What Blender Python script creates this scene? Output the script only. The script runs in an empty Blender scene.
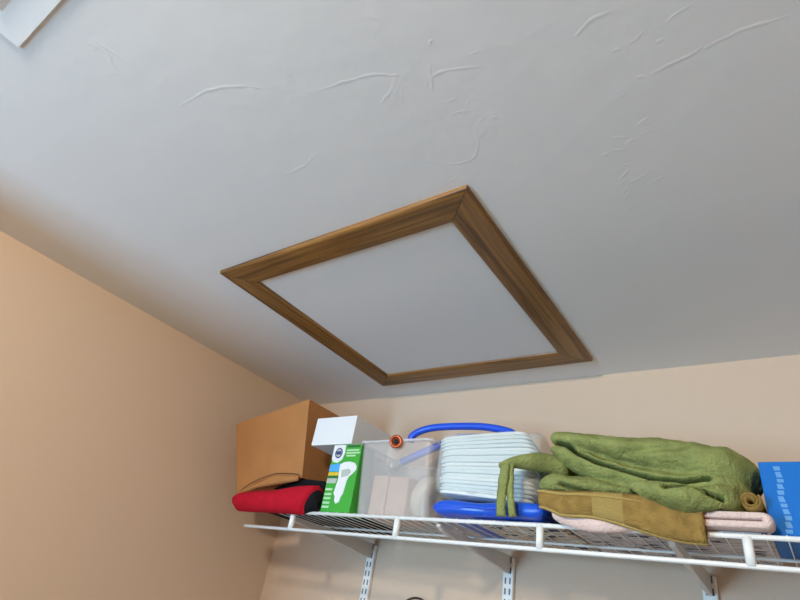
import bpy, bmesh, math, random
from mathutils import Vector, Matrix, noise

random.seed(4)
C = bpy.context.scene.collection
SC = bpy.context.scene

# ------------------------------------------------------------------ camera
cam_d = bpy.data.cameras.new('camera')
cam_d.sensor_width = 36.0
cam_d.lens = 23.416
cam_d.clip_start = 0.02
cam = bpy.data.objects.new('camera', cam_d)
C.objects.link(cam)
right = Vector((0.8140, 0.5587, 0.1589))
down = Vector((-0.1862, 0.5102, -0.8397))
fwd = Vector((-0.5502, 0.6539, 0.5193))
m = Matrix((right, -down, -fwd)).transposed().to_4x4()
m.translation = Vector((1.379, -1.2532, 1.8295))
cam.matrix_world = m
SC.camera = cam

# ------------------------------------------------------------------ light
world = bpy.data.worlds.new('world')
SC.world = world
world.use_nodes = True
world.node_tree.nodes['Background'].inputs[0].default_value = (0.55, 0.70, 0.95, 1)
world.node_tree.nodes['Background'].inputs[1].default_value = 1.0


def area_light(name, loc, rot, sx, sy, power, col):
    d = bpy.data.lights.new(name, 'AREA')
    d.shape = 'RECTANGLE'
    d.size, d.size_y = sx, sy
    d.energy = power
    d.color = col
    o = bpy.data.objects.new(name, d)
    o.location = loc
    o.rotation_euler = rot
    C.objects.link(o)
    return o


PI = math.pi
ROOM_X0, ROOM_X, ROOM_Y = -1.3, 2.7, -3.2
STUB_X, STUB_Y = 0.17, -1.70          # short return wall that ends the left wall
# cool daylight through the window in the far wall of the next room
WX0, WX1, WZ0, WZ1 = -0.06, 0.34, 0.95, 2.05
area_light('daylight_window', ((WX0 + WX1) / 2, ROOM_Y - 0.02, (WZ0 + WZ1) / 2), (PI / 2, 0, 0),
           WX1 - WX0, WZ1 - WZ0, 66, (0.36, 0.68, 1.0))
LAMP = (1.12, -1.85, 2.362)            # warm lamp on the ceiling behind the camera

SC.view_settings.view_transform = 'Standard'
SC.view_settings.look = 'None'
SC.view_settings.gamma = 1.0
SC.view_settings.use_curve_mapping = False
SC.view_settings.exposure = 0.0


# ------------------------------------------------------------------ helpers
def srgb(r, g, b):
    def f(c):
        c /= 255.0
        return c / 12.92 if c <= 0.04045 else ((c + 0.055) / 1.055) ** 2.4
    return (f(r), f(g), f(b), 1.0)


def mat(name, col, rough=0.6, noise_amt=0.0, noise_scale=20.0, bump=0.0, bump_scale=100.0, spec=0.5,
        metallic=0.0, sheen=0.0):
    M = bpy.data.materials.new(name)
    M.use_nodes = True
    nt = M.node_tree
    b = nt.nodes['Principled BSDF']
    b.inputs['Roughness'].default_value = rough
    b.inputs['Metallic'].default_value = metallic
    b.inputs['Specular IOR Level'].default_value = spec
    if sheen:
        b.inputs['Sheen Weight'].default_value = sheen
        b.inputs['Sheen Tint'].default_value = col
    tc = nt.nodes.new('ShaderNodeTexCoord')
    if noise_amt:
        n = nt.nodes.new('ShaderNodeTexNoise')
        n.inputs['Scale'].default_value = noise_scale
        n.inputs['Detail'].default_value = 5
        nt.links.new(tc.outputs['Object'], n.inputs['Vector'])
        r = nt.nodes.new('ShaderNodeValToRGB')
        r.color_ramp.elements[0].position = 0.3
        r.color_ramp.elements[1].position = 0.7
        lo = [max(0, c * (1 - noise_amt)) for c in col[:3]] + [1]
        hi = [min(1, c * (1 + noise_amt)) for c in col[:3]] + [1]
        r.color_ramp.elements[0].color = lo
        r.color_ramp.elements[1].color = hi
        nt.links.new(n.outputs['Fac'], r.inputs['Fac'])
        nt.links.new(r.outputs['Color'], b.inputs['Base Color'])
    else:
        b.inputs['Base Color'].default_value = col
    if bump:
        n2 = nt.nodes.new('ShaderNodeTexNoise')
        n2.inputs['Scale'].default_value = bump_scale
        n2.inputs['Detail'].default_value = 4
        nt.links.new(tc.outputs['Object'], n2.inputs['Vector'])
        bp = nt.nodes.new('ShaderNodeBump')
        bp.inputs['Strength'].default_value = bump
        bp.inputs['Distance'].default_value = 0.004
        nt.links.new(n2.outputs['Fac'], bp.inputs['Height'])
        nt.links.new(bp.outputs['Normal'], b.inputs['Normal'])
    return M


def ceiling_mat():
    M = mat('ceiling_plaster', srgb(234, 234, 233), rough=0.75, spec=0.25)
    nt = M.node_tree
    b = nt.nodes['Principled BSDF']
    tc = nt.nodes.new('ShaderNodeTexCoord')
    # hand-trowelled skim: long faint swells plus sparse ridges
    n1 = nt.nodes.new('ShaderNodeTexNoise')
    n1.inputs['Scale'].default_value = 5.5
    n1.inputs['Detail'].default_value = 3
    n1.inputs['Distortion'].default_value = 1.6
    nt.links.new(tc.outputs['Object'], n1.inputs['Vector'])
    sub = nt.nodes.new('ShaderNodeMath'); sub.operation = 'SUBTRACT'; sub.inputs[1].default_value = 0.5
    ab = nt.nodes.new('ShaderNodeMath'); ab.operation = 'ABSOLUTE'
    mr = nt.nodes.new('ShaderNodeMapRange')
    mr.inputs[1].default_value = 0.0; mr.inputs[2].default_value = 0.02
    mr.inputs[3].default_value = 0.35; mr.inputs[4].default_value = 0.0
    nt.links.new(n1.outputs['Fac'], sub.inputs[0])
    nt.links.new(sub.outputs[0], ab.inputs[0])
    nt.links.new(ab.outputs[0], mr.inputs[0])
    n2 = nt.nodes.new('ShaderNodeTexNoise')
    n2.inputs['Scale'].default_value = 9.0
    n2.inputs['Detail'].default_value = 2
    nt.links.new(tc.outputs['Object'], n2.inputs['Vector'])
    gate = nt.nodes.new('ShaderNodeMapRange')
    gate.inputs[1].default_value = 0.55; gate.inputs[2].default_value = 0.85
    nt.links.new(n2.outputs['Fac'], gate.inputs[0])
    mul = nt.nodes.new('ShaderNodeMath'); mul.operation = 'MULTIPLY'
    nt.links.new(mr.outputs[0], mul.inputs[0])
    nt.links.new(gate.outputs[0], mul.inputs[1])
    n3 = nt.nodes.new('ShaderNodeTexNoise')
    n3.inputs['Scale'].default_value = 18.0
    n3.inputs['Detail'].default_value = 5
    nt.links.new(tc.outputs['Object'], n3.inputs['Vector'])
    add = nt.nodes.new('ShaderNodeMath'); add.operation = 'MULTIPLY_ADD'
    add.inputs[1].default_value = 0.6
    nt.links.new(n3.outputs['Fac'], add.inputs[0])
    nt.links.new(mul.outputs[0], add.inputs[2])
    bp = nt.nodes.new('ShaderNodeBump')
    bp.inputs['Strength'].default_value = 0.4
    bp.inputs['Distance'].default_value = 0.003
    nt.links.new(add.outputs[0], bp.inputs['Height'])
    nt.links.new(bp.outputs['Normal'], b.inputs['Normal'])
    return M


def oak_mat():
    M = mat('stained_oak', srgb(140, 92, 44), rough=0.38, spec=0.5)
    nt = M.node_tree
    b = nt.nodes['Principled BSDF']
    tc = nt.nodes.new('ShaderNodeTexCoord')
    oi = nt.nodes.new('ShaderNodeObjectInfo')
    sh = nt.nodes.new('ShaderNodeVectorMath'); sh.operation = 'ADD'
    sc = nt.nodes.new('ShaderNodeMath'); sc.operation = 'MULTIPLY'; sc.inputs[1].default_value = 9.0
    nt.links.new(oi.outputs['Random'], sc.inputs[0])
    nt.links.new(tc.outputs['Object'], sh.inputs[0])
    nt.links.new(sc.outputs[0], sh.inputs[1])
    mp = nt.nodes.new('ShaderNodeMapping')
    mp.inputs['Scale'].default_value = (2.0, 58, 58)
    nt.links.new(sh.outputs[0], mp.inputs['Vector'])
    n = nt.nodes.new('ShaderNodeTexNoise')
    n.inputs['Scale'].default_value = 1.6
    n.inputs['Detail'].default_value = 6
    n.inputs['Distortion'].default_value = 0.9
    nt.links.new(mp.outputs[0], n.inputs['Vector'])
    r = nt.nodes.new('ShaderNodeValToRGB')
    e = r.color_ramp.elements
    e[0].position = 0.30; e[0].color = srgb(74, 48, 20)
    e[1].position = 0.72; e[1].color = srgb(158, 114, 58)
    e.new(0.42).color = srgb(110, 74, 32)
    e.new(0.55).color = srgb(136, 95, 46)
    nt.links.new(n.outputs['Fac'], r.inputs['Fac'])
    nt.links.new(r.outputs['Color'], b.inputs['Base Color'])
    bp = nt.nodes.new('ShaderNodeBump')
    bp.inputs['Strength'].default_value = 0.15
    bp.inputs['Distance'].default_value = 0.001
    nt.links.new(n.outputs['Fac'], bp.inputs['Height'])
    nt.links.new(bp.outputs['Normal'], b.inputs['Normal'])
    return M


def clear_plastic(name, tint, alpha, rough=0.25):
    """milky plastic: mostly see-through, partly scattering"""
    M = bpy.data.materials.new(name)
    M.use_nodes = True
    nt = M.node_tree
    b = nt.nodes['Principled BSDF']
    b.inputs['Base Color'].default_value = tint
    b.inputs['Roughness'].default_value = rough
    b.inputs['Alpha'].default_value = alpha
    return M


def band_towel_mat(name, col, col2, x0, x1):
    """towel with a woven border band between two local x positions"""
    M = mat(name, col, rough=0.95, bump=0.7, bump_scale=330, spec=0.1)
    nt = M.node_tree
    b = nt.nodes['Principled BSDF']
    tc = nt.nodes.new('ShaderNodeTexCoord')
    sx = nt.nodes.new('ShaderNodeSeparateXYZ')
    nt.links.new(tc.outputs['Object'], sx.inputs[0])
    g = nt.nodes.new('ShaderNodeMath'); g.operation = 'GREATER_THAN'; g.inputs[1].default_value = x0
    l = nt.nodes.new('ShaderNodeMath'); l.operation = 'LESS_THAN'; l.inputs[1].default_value = x1
    mu = nt.nodes.new('ShaderNodeMath'); mu.operation = 'MULTIPLY'
    nt.links.new(sx.outputs[0], g.inputs[0]); nt.links.new(sx.outputs[0], l.inputs[0])
    nt.links.new(g.outputs[0], mu.inputs[0]); nt.links.new(l.outputs[0], mu.inputs[1])
    mx = nt.nodes.new('ShaderNodeMixRGB')
    nz = nt.nodes.new('ShaderNodeTexNoise'); nz.inputs['Scale'].default_value = 60
    nt.links.new(tc.outputs['Object'], nz.inputs['Vector'])
    rp = nt.nodes.new('ShaderNodeValToRGB')
    rp.color_ramp.elements[0].position = 0.3; rp.color_ramp.elements[1].position = 0.7
    rp.color_ramp.elements[0].color = [c * 0.75 for c in col[:3]] + [1]
    rp.color_ramp.elements[1].color = [c * 1.15 for c in col[:3]] + [1]
    nt.links.new(nz.outputs['Fac'], rp.inputs['Fac'])
    nt.links.new(rp.outputs['Color'], mx.inputs[1])
    mx.inputs[2].default_value = col2
    nt.links.new(mu.outputs[0], mx.inputs[0])
    nt.links.new(mx.outputs[0], b.inputs['Base Color'])
    return M


def printed_paper_mat(name, base, specks, scale):
    M = mat(name, base, rough=0.7, spec=0.2)
    nt = M.node_tree
    b = nt.nodes['Principled BSDF']
    tc = nt.nodes.new('ShaderNodeTexCoord')
    mp = nt.nodes.new('ShaderNodeMapping')
    mp.inputs['Scale'].default_value = (1.0, 2.2, 1.0)
    nt.links.new(tc.outputs['Object'], mp.inputs[0])
    v = nt.nodes.new('ShaderNodeTexVoronoi')
    v.inputs['Scale'].default_value = scale
    nt.links.new(mp.outputs[0], v.inputs['Vector'])
    sep = nt.nodes.new('ShaderNodeSeparateColor')
    nt.links.new(v.outputs['Color'], sep.inputs[0])
    r = nt.nodes.new('ShaderNodeValToRGB')
    r.color_ramp.interpolation = 'CONSTANT'
    e = r.color_ramp.elements
    e[0].position = 0.0; e[0].color = base
    e[1].position = specks[0][0]; e[1].color = specks[0][1]
    for p_, c_ in specks[1:]:
        e.new(p_).color = c_
    nt.links.new(sep.outputs[0], r.inputs['Fac'])
    nt.links.new(r.outputs['Color'], b.inputs['Base Color'])
    return M


def mesh_obj(name, verts, faces, material, parent=None, smooth=False, loc=None):
    me = bpy.data.meshes.new(name)
    me.from_pydata([tuple(v) for v in verts], [], faces)
    bm = bmesh.new(); bm.from_mesh(me)
    bmesh.ops.recalc_face_normals(bm, faces=bm.faces)
    bm.to_mesh(me); bm.free()
    me.materials.append(material)
    if smooth:
        for p_ in me.polygons:
            p_.use_smooth = True
    o = bpy.data.objects.new(name, me)
    C.objects.link(o)
    if parent:
        o.parent = parent
    if loc:
        o.location = loc
    return o


def bm_obj(name, bm, material, parent=None, smooth=False, loc=None):
    bmesh.ops.recalc_face_normals(bm, faces=bm.faces)
    me = bpy.data.meshes.new(name)
    bm.to_mesh(me); bm.free()
    me.materials.append(material)
    if smooth:
        for p_ in me.polygons:
            p_.use_smooth = True
    o = bpy.data.objects.new(name, me)
    C.objects.link(o)
    if parent:
        o.parent = parent
    if loc:
        o.location = loc
    return o


def box_bm(lo, hi, bevel=0.0, seg=2):
    bm = bmesh.new()
    bmesh.ops.create_cube(bm, size=1.0)
    for v in bm.verts:
        v.co = Vector((lo[i] + (v.co[i] + 0.5) * (hi[i] - lo[i]) for i in range(3)))
    if bevel:
        bmesh.ops.bevel(bm, geom=list(bm.edges), offset=bevel, segments=seg, affect='EDGES', profile=0.5)
    return bm


def box(name, lo, hi, material, parent=None, bevel=0.0, seg=2, smooth=False):
    return bm_obj(name, box_bm(lo, hi, bevel, seg), material, parent, smooth)


def catmull(pts, n):
    P = [Vector(p_) for p_ in pts]
    Q = [P[0] * 2 - P[1]] + P + [P[-1] * 2 - P[-2]]
    out = []
    segs = len(P) - 1
    for i in range(n + 1):
        u = i / n * segs
        k = min(int(u), segs - 1)
        t = u - k
        a, b, c, d = Q[k], Q[k + 1], Q[k + 2], Q[k + 3]
        out.append(0.5 * ((2 * b) + (c - a) * t + (2 * a - 5 * b + 4 * c - d) * t * t + (3 * b - a - 3 * c + d) * t ** 3))
    return out


def tube_geo(pts, radius, seg=8, closed=False):
    """round rod along a polyline; radius may be a number or list"""
    P = [Vector(p_) for p_ in pts]
    n = len(P)
    verts, faces = [], []
    prev = None
    for i in range(n):
        if closed:
            t = (P[(i + 1) % n] - P[i - 1]).normalized()
        else:
            t = (P[min(i + 1, n - 1)] - P[max(i - 1, 0)]).normalized()
        if prev is None:
            a = Vector((0, 0, 1)) if abs(t.z) < 0.9 else Vector((1, 0, 0))
            u = (a - t * a.dot(t)).normalized()
        else:
            u = (prev - t * prev.dot(t)).normalized()
        prev = u
        w = t.cross(u)
        r = radius[i] if isinstance(radius, (list, tuple)) else radius
        for j in range(seg):
            an = 2 * PI * j / seg
            verts.append(P[i] + (u * math.cos(an) + w * math.sin(an)) * r)
    rings = n if closed else n - 1
    for i in range(rings):
        i2 = (i + 1) % n
        for j in range(seg):
            j2 = (j + 1) % seg
            faces.append((i * seg + j, i * seg + j2, i2 * seg + j2, i2 * seg + j))
    if not closed:
        faces.append(tuple(range(seg)))
        faces.append(tuple((n - 1) * seg + j for j in range(seg)))
    return verts, faces


def tube(name, pts, radius, material, parent=None, seg=8, closed=False):
    v, f = tube_geo(pts, radius, seg, closed)
    return mesh_obj(name, v, f, material, parent, smooth=True)


def loft_x(name, xs, profile, material, parent=None, smooth=True, closed=True):
    """closed profile(x,u)-> list of (dx,y,z) lofted over stations in x"""
    rings = [profile(x, i / (len(xs) - 1)) for i, x in enumerate(xs)]
    k = len(rings[0])
    verts = [v for r in rings for v in r]
    faces = []
    for i in range(len(rings) - 1):
        for j in range(k):
            j2 = (j + 1) % k
            faces.append((i * k + j, i * k + j2, (i + 1) * k + j2, (i + 1) * k + j))
    faces.append(tuple(range(k)))
    faces.append(tuple((len(rings) - 1) * k + j for j in range(k)))
    return mesh_obj(name, verts, faces, material, parent, smooth)


def empty(name, loc=(0, 0, 0)):
    o = bpy.data.objects.new(name, None)
    o.empty_display_size = 0.05
    o.location = loc
    C.objects.link(o)
    return o


def tag(o, label, cat, group=None, kind=None):
    o['label'] = label
    o['category'] = cat
    if group:
        o['group'] = group
    if kind:
        o['kind'] = kind
    return o


def attach(parent, *objs):
    """children keep their world coordinates under an unrotated parent"""
    for o in objs:
        o.parent = parent
        o.matrix_parent_inverse = Matrix.Translation(-Vector(parent.location))


def struct(o, label, cat):
    o['kind'] = 'structure'
    o['label'] = label
    o['category'] = cat
    return o


# ------------------------------------------------------------------ materials
M_CEIL = ceiling_mat()
M_WALL = mat('wall_paint_beige', srgb(213, 189, 166), rough=0.8, bump=0.12, bump_scale=60, spec=0.2)
M_FLOOR = mat('floor_carpet', srgb(104, 90, 76), rough=0.95, noise_amt=0.15, noise_scale=80, spec=0.1)
M_OAK = oak_mat()
M_WHITE = mat('white_enamel', srgb(236, 236, 232), rough=0.35)
M_SLOT = mat('slot_grey', srgb(110, 110, 118), rough=0.8)
M_VENT = mat('vent_white', srgb(248, 252, 253), rough=0.45)
M_DARK = mat('dark_gap', srgb(30, 30, 32), rough=0.9)
M_CARD = mat('corrugated_cardboard', srgb(178, 124, 76), rough=0.85, noise_amt=0.06, noise_scale=14, spec=0.15)
M_RED = mat('red_cloth', srgb(176, 18, 38), rough=0.85, noise_amt=0.1, noise_scale=40, bump=0.25, bump_scale=400, spec=0.15)
M_BLACK = mat('black_cloth', srgb(20, 20, 24), rough=0.9, spec=0.15)
M_PAPERWHITE = mat('white_carton', srgb(224, 224, 224), rough=0.55)
M_GREENCARD = mat('green_carton', srgb(58, 160, 52), rough=0.4)
M_BIN = clear_plastic('milky_clear_plastic', srgb(212, 209, 207), 0.29)
M_BINRIM = clear_plastic('milky_rim_plastic', srgb(228, 228, 230), 0.55)
M_WRAP = clear_plastic('clear_film', srgb(236, 240, 238), 0.26, 0.35)
M_BLUE = mat('blue_plastic', srgb(34, 84, 214), rough=0.3)
M_BLUEBAG = mat('blue_vinyl', srgb(24, 82, 200), rough=0.3, noise_amt=0.1, noise_scale=12, bump=0.3, bump_scale=18)
M_PAD = mat('pale_mint_pad', srgb(206, 217, 216), rough=0.8, noise_amt=0.03, noise_scale=30, spec=0.2)
M_PADEDGE = mat('white_pad', srgb(218, 223, 220), rough=0.8, spec=0.2)
M_GREEN = mat('green_terry', srgb(138, 145, 87), rough=0.95, noise_amt=0.2, noise_scale=34, bump=1.0, bump_scale=240, spec=0.08, sheen=0.2)
M_PINK = mat('pale_pink_terry', srgb(226, 200, 190), rough=0.95, noise_amt=0.06, noise_scale=30, bump=0.7, bump_scale=360, spec=0.08)
M_MUSTARD = band_towel_mat('mustard_terry', srgb(146, 117, 64), srgb(160, 137, 80), 1.113, 1.158)
M_HEM = mat('mustard_hem', srgb(172, 146, 86), rough=0.9, bump=0.5, bump_scale=300, spec=0.1)
M_BOXBLUE = mat('blue_carton', srgb(6, 104, 186), rough=0.6, spec=0.2)
M_PALEBLUE = mat('pale_blue_print', srgb(66, 142, 202), rough=0.5)
M_NAVY = mat('navy_print', srgb(40, 52, 110), rough=0.5)
M_SKY = mat('sky_blue_print', srgb(70, 160, 226), rough=0.5)
M_YELLOW = mat('yellow_print', srgb(226, 178, 40), rough=0.5)
M_GREYP = mat('grey_print', srgb(176, 182, 170), rough=0.5)
M_LIGHTGREEN = mat('light_green_print', srgb(176, 214, 168), rough=0.5)
M_DKGREEN = mat('dark_green_print', srgb(30, 96, 50), rough=0.5)
M_BEIGE = mat('beige_wax', srgb(226, 186, 156), rough=0.7, noise_amt=0.05, noise_scale=20)
M_CREAM = mat('cream_roll', srgb(238, 218, 188), rough=0.7)
M_SILVER = mat('silver_metal', srgb(200, 202, 204), rough=0.3, metallic=0.8)
M_COPPER = mat('copper_metal', srgb(170, 84, 50), rough=0.35, metallic=0.6)
M_DKBROWN = mat('dark_brown_wire_and_gap', srgb(62, 40, 28), rough=0.5)
M_STEEL = mat('bracket_grey_white', srgb(206, 204, 202), rough=0.45)
M_NEWS = printed_paper_mat('newsprint', srgb(196, 192, 196),
                           [(0.45, srgb(170, 166, 174)), (0.7, srgb(206, 200, 200)), (0.9, srgb(70, 70, 80))], 60)
M_MAG = printed_paper_mat('magazine_print', srgb(206, 202, 196),
                          [(0.4, srgb(180, 176, 172)), (0.66, srgb(196, 160, 116)), (0.78, srgb(40, 44, 74)), (0.92, srgb(226, 224, 220))], 42)

# ------------------------------------------------------------------ room shell
H = 2.44
T = 0.12
struct(box('ceiling', (ROOM_X0 - T, ROOM_Y - T, H), (ROOM_X + T, T, H + T), M_CEIL), 'white hand-trowelled plaster ceiling', 'ceiling')
ceiling = bpy.data.objects['ceiling']
struct(box('floor', (ROOM_X0 - T, ROOM_Y - T, -T), (ROOM_X + T, T, 0), M_FLOOR), 'brown carpeted floor out of view', 'floor')
struct(box('wall_back', (-T, 0, 0), (ROOM_X + T, T, H), M_WALL), 'beige painted wall behind the wire shelf', 'wall')
struct(box('wall_right', (ROOM_X, ROOM_Y, 0), (ROOM_X + T, 0, H), M_WALL), 'beige painted wall on the right, out of view', 'wall')
struct(box('wall_left', (-T, STUB_Y - 0.1, 0), (0, 0, H), M_WALL), 'beige painted wall on the left of the shelf', 'wall')
struct(box('wall_return', (ROOM_X0, STUB_Y - 0.1, 0), (STUB_X, STUB_Y, H), M_WALL), 'short beige return wall behind the camera', 'wall')
struct(box('wall_hall', (ROOM_X0 - T, ROOM_Y, 0), (ROOM_X0, STUB_Y, H), M_WALL), 'beige wall of the next room, out of view', 'wall')


def wall_with_opening(name, a0, a1, o0, o1, z0, z1, c0, c1):
    """wall slab along x with one rectangular opening"""
    bm = bmesh.new()
    for p0, p1, q0, q1 in [(a0, o0, 0, H), (o1, a1, 0, H), (o0, o1, z1, H), (o0, o1, 0, z0)]:
        b2 = box_bm((p0, c0, q0), (p1, c1, q1))
        me = bpy.data.meshes.new('tmp'); b2.to_mesh(me); b2.free()
        bm.from_mesh(me); bpy.data.meshes.remove(me)
    return bm_obj(name, bm, M_WALL)


struct(wall_with_opening('wall_front', ROOM_X0 - T, ROOM_X + T, WX0, WX1, WZ0, WZ1, ROOM_Y - T, ROOM_Y), 'beige wall with a window behind the camera', 'wall')

# ceiling lamp behind the camera
lamp = empty('ceiling_lamp', (LAMP[0], LAMP[1], H))
tag(lamp, 'round ceiling lamp behind the camera, out of view', 'lamp')
pl = bpy.data.lights.new('lamp_bulb', 'POINT')
pl.energy = 44.5
pl.color = (1.0, 0.91, 0.785)
pl.shadow_soft_size = 0.05
po = bpy.data.objects.new('lamp_bulb', pl)
po.location = LAMP
C.objects.link(po)
v, f = [], []
for r_, z_ in ((0.001, H), (0.13, H), (0.13, H - 0.018), (0.12, H - 0.024), (0.001, H - 0.026)):
    v += [(LAMP[0] + r_ * math.cos(2 * PI * i / 32), LAMP[1] + r_ * math.sin(2 * PI * i / 32), z_) for i in range(32)]
for a in range(4):
    f += [(a * 32 + i, a * 32 + (i + 1) % 32, a * 32 + 32 + (i + 1) % 32, a * 32 + 32 + i) for i in range(32)]
LAMP_GEO = (v, f)

# trowel ridges left in the ceiling plaster
RIDGES = [[(0.719, -1.071), (0.78, -1.069), (0.83, -1.053), (0.869, -1.029)], [(0.937, -0.989), (0.98, -0.981), (1.024, -0.97), (1.054, -0.953)],
          [(1.076, -0.925), (1.103, -0.932), (1.153, -0.915)], [(1.021, -0.793), (1.068, -0.782), (1.092, -0.802), (1.101, -0.829)],
          [(1.008, -0.818), (1.021, -0.793)], [(0.769, -0.89), (0.818, -0.892), (0.849, -0.9)], [(1.268, -0.898), (1.288, -0.905), (1.308, -0.907)],
          [(1.299, -0.86), (1.308, -0.858)], [(1.314, -0.81), (1.324, -0.808)], [(1.335, -0.808), (1.374, -0.812), (1.387, -0.817)],
          [(1.275, -0.712), (1.29, -0.718)], [(1.298, -0.738), (1.315, -0.746)], [(1.251, -0.649), (1.274, -0.671)], [(1.239, -0.705), (1.254, -0.708)],
          [(1.358, -0.866), (1.384, -0.872)], [(1.389, -0.813), (1.424, -0.818), (1.469, -0.812)], [(1.099, -0.95), (1.08, -0.914)],
          [(1.297, -0.72), (1.312, -0.722)], [(1.245, -0.604), (1.259, -0.622)]]
rr = random.Random(11)
SMALL = []
for _ in range(24):                       # short trowel nicks scattered where the skim coat is roughest
    t = rr.random()
    if rr.random() < 0.75:
        cx, cy = 1.24 + 0.10 * t + rr.gauss(0, 0.022), -0.60 - 0.27 * t + rr.gauss(0, 0.03)
    else:
        cx, cy = 1.02 + 0.12 * t + rr.gauss(0, 0.03), -0.80 - 0.14 * t + rr.gauss(0, 0.03)
    an, ln = rr.uniform(-0.7, 0.3), rr.uniform(0.004, 0.012)
    dx, dy = math.cos(an) * ln, math.sin(an) * ln
    SMALL.append([(cx - dx, cy - dy), (cx + rr.uniform(-.003, .003), cy + rr.uniform(-.003, .003)), (cx + dx, cy + dy)])
for rl in RIDGES + SMALL:
    small = rl in SMALL
    n = 8 if small else 26
    P = catmull([(x, y, 0) for x, y in rl], n)
    n = len(P)
    verts, faces = [], []
    for i, p_ in enumerate(P):
        t = (P[min(i + 1, n - 1)] - P[max(i - 1, 0)]).normalized()
        s = Vector((-t.y, t.x, 0))
        brk = 0.5 + 0.9 * noise.noise(p_ * 55) + 0.5 * noise.noise(p_ * 130)
        f = math.sin(PI * (0.04 + 0.92 * i / (n - 1))) ** 0.6 * max(0.12, min(1.2, brk + 0.25))
        w = (0.0016 if small else 0.0021) * (0.6 + 0.6 * f)
        h = (0.00022 if small else 0.00026) * f
        p_ = p_ + s * 0.002 * noise.noise(p_ * 90 + Vector((3, 1, 0)))
        for (du, dz) in ((-1.8, 0.0002), (-0.9, -h * 0.45), (-0.2, -h), (0.5, -h * 0.75), (1.2, -h * 0.3), (2.2, 0.0002)):
            verts.append(p_ + s * du * w + Vector((0, 0, H + dz)))
    for i in range(n - 1):
        for j in range(5):
            faces.append((i * 6 + j, i * 6 + j + 1, i * 6 + j + 7, i * 6 + j + 6))
    mesh_obj('plaster_ridge', verts, faces, M_CEIL, ceiling, smooth=True)
attach(lamp, mesh_obj('base_plate', LAMP_GEO[0], LAMP_GEO[1], M_WHITE, smooth=False))
attach(lamp, po)

# ------------------------------------------------------------------ attic hatch
HX0, HX1, HY0, HY1 = 0.4005, 1.0393, -0.738, -0.095
TW = 0.0650
hatch = empty('attic_hatch', ((HX0 + HX1) / 2, (HY0 + HY1) / 2, H))
tag(hatch, 'square attic hatch with brown oak trim and white panel in the ceiling', 'hatch')


def trim_board(length, seg=1):
    """mitred board along local +x, outer edge at local y=0, inner at y=TW, hanging below z=0"""
    prof = [(0.0, 0.0), (0.0, -0.005), (0.0012, -0.0078), (0.004, -0.0096), (0.008, -0.0102), (0.054, -0.0102), (0.060, -0.0094),
            (0.0632, -0.0070), (TW, -0.0035), (TW, 0.0)]
    verts, faces = [], []
    for y, z in prof:
        verts.append((y, y, z)); verts.append((length - y, y, z))
    k = len(prof)
    for i in range(k - 1):
        faces.append((2 * i, 2 * i + 1, 2 * i + 3, 2 * i + 2))
    faces.append(tuple(2 * i for i in range(k)))
    faces.append(tuple(2 * i + 1 for i in range(k)))
    faces.append((0, 1, 2 * k - 1, 2 * k - 2))
    return verts, faces


def add_board(x, y, ang, length):
    v, f = trim_board(length)
    o = mesh_obj('trim_board', v, f, M_OAK, None)
    o.location = (x - hatch.location.x, y - hatch.location.y, 0)
    o.rotation_euler = (0, 0, ang)
    o.parent = hatch


G = 0.0006
add_board(HX0 + G, HY0, 0, HX1 - HX0 - 2 * G)
add_board(HX1, HY0 + G, PI / 2, HY1 - HY0 - 2 * G)
add_board(HX1 - G, HY1, PI, HX1 - HX0 - 2 * G)
add_board(HX0, HY1 - G, -PI / 2, HY1 - HY0 - 2 * G)
pn = box('panel', (HX0 + 0.05, HY0 + 0.05, H - 0.0035), (HX1 - 0.05, HY1 - 0.05, H + 0.002), M_CEIL)
attach(hatch, pn)

# ------------------------------------------------------------------ ceiling vent
vent = empty('ceiling_vent', (0.586, -1.255, H))
tag(vent, 'white metal louvred air vent on the ceiling at the upper left', 'vent')
vx0, vx1, vy1, vy0 = 0.586, 0.946, -1.255, -1.455


def vent_frame():
    bm = bmesh.new()
    d = 0.040
    for lo, hi in (((vx0, vy1 - d), (vx1, vy1)), ((vx0, vy0), (vx1, vy0 + d)), ((vx0, vy0 + d), (vx0 + d, vy1 - d)),
                   ((vx1 - d, vy0 + d), (vx1, vy1 - d))):
        b2 = box_bm((lo[0], lo[1], H - 0.0028), (hi[0], hi[1], H), 0.0008, 1)
        me = bpy.data.meshes.new('tmp'); b2.to_mesh(me); b2.free(); bm.from_mesh(me); bpy.data.meshes.remove(me)
    return bm_obj('frame', bm, M_VENT)


attach(vent, vent_frame(), box('backing', (vx0 + 0.04, vy0 + 0.04, H - 0.001), (vx1 - 0.04, vy1 - 0.04, H), M_DARK))
for i in range(7):
    yy = vy0 + 0.05 + i * 0.0165
    lv = mesh_obj('louver', [(vx0 + 0.042, yy, H - 0.0065), (vx1 - 0.042, yy, H - 0.0065), (vx1 - 0.042, yy + 0.014, H - 0.0018), (vx0 + 0.042, yy + 0.014, H - 0.0018),
                             (vx0 + 0.042, yy, H - 0.0072), (vx1 - 0.042, yy, H - 0.0072), (vx1 - 0.042, yy + 0.014, H - 0.0026), (vx0 + 0.042, yy + 0.014, H - 0.0026)],
                  [(0, 1, 2, 3), (7, 6, 5, 4), (0, 4, 5, 1), (1, 5, 6, 2), (2, 6, 7, 3), (3, 7, 4, 0)], M_VENT)
    attach(vent, lv)

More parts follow.
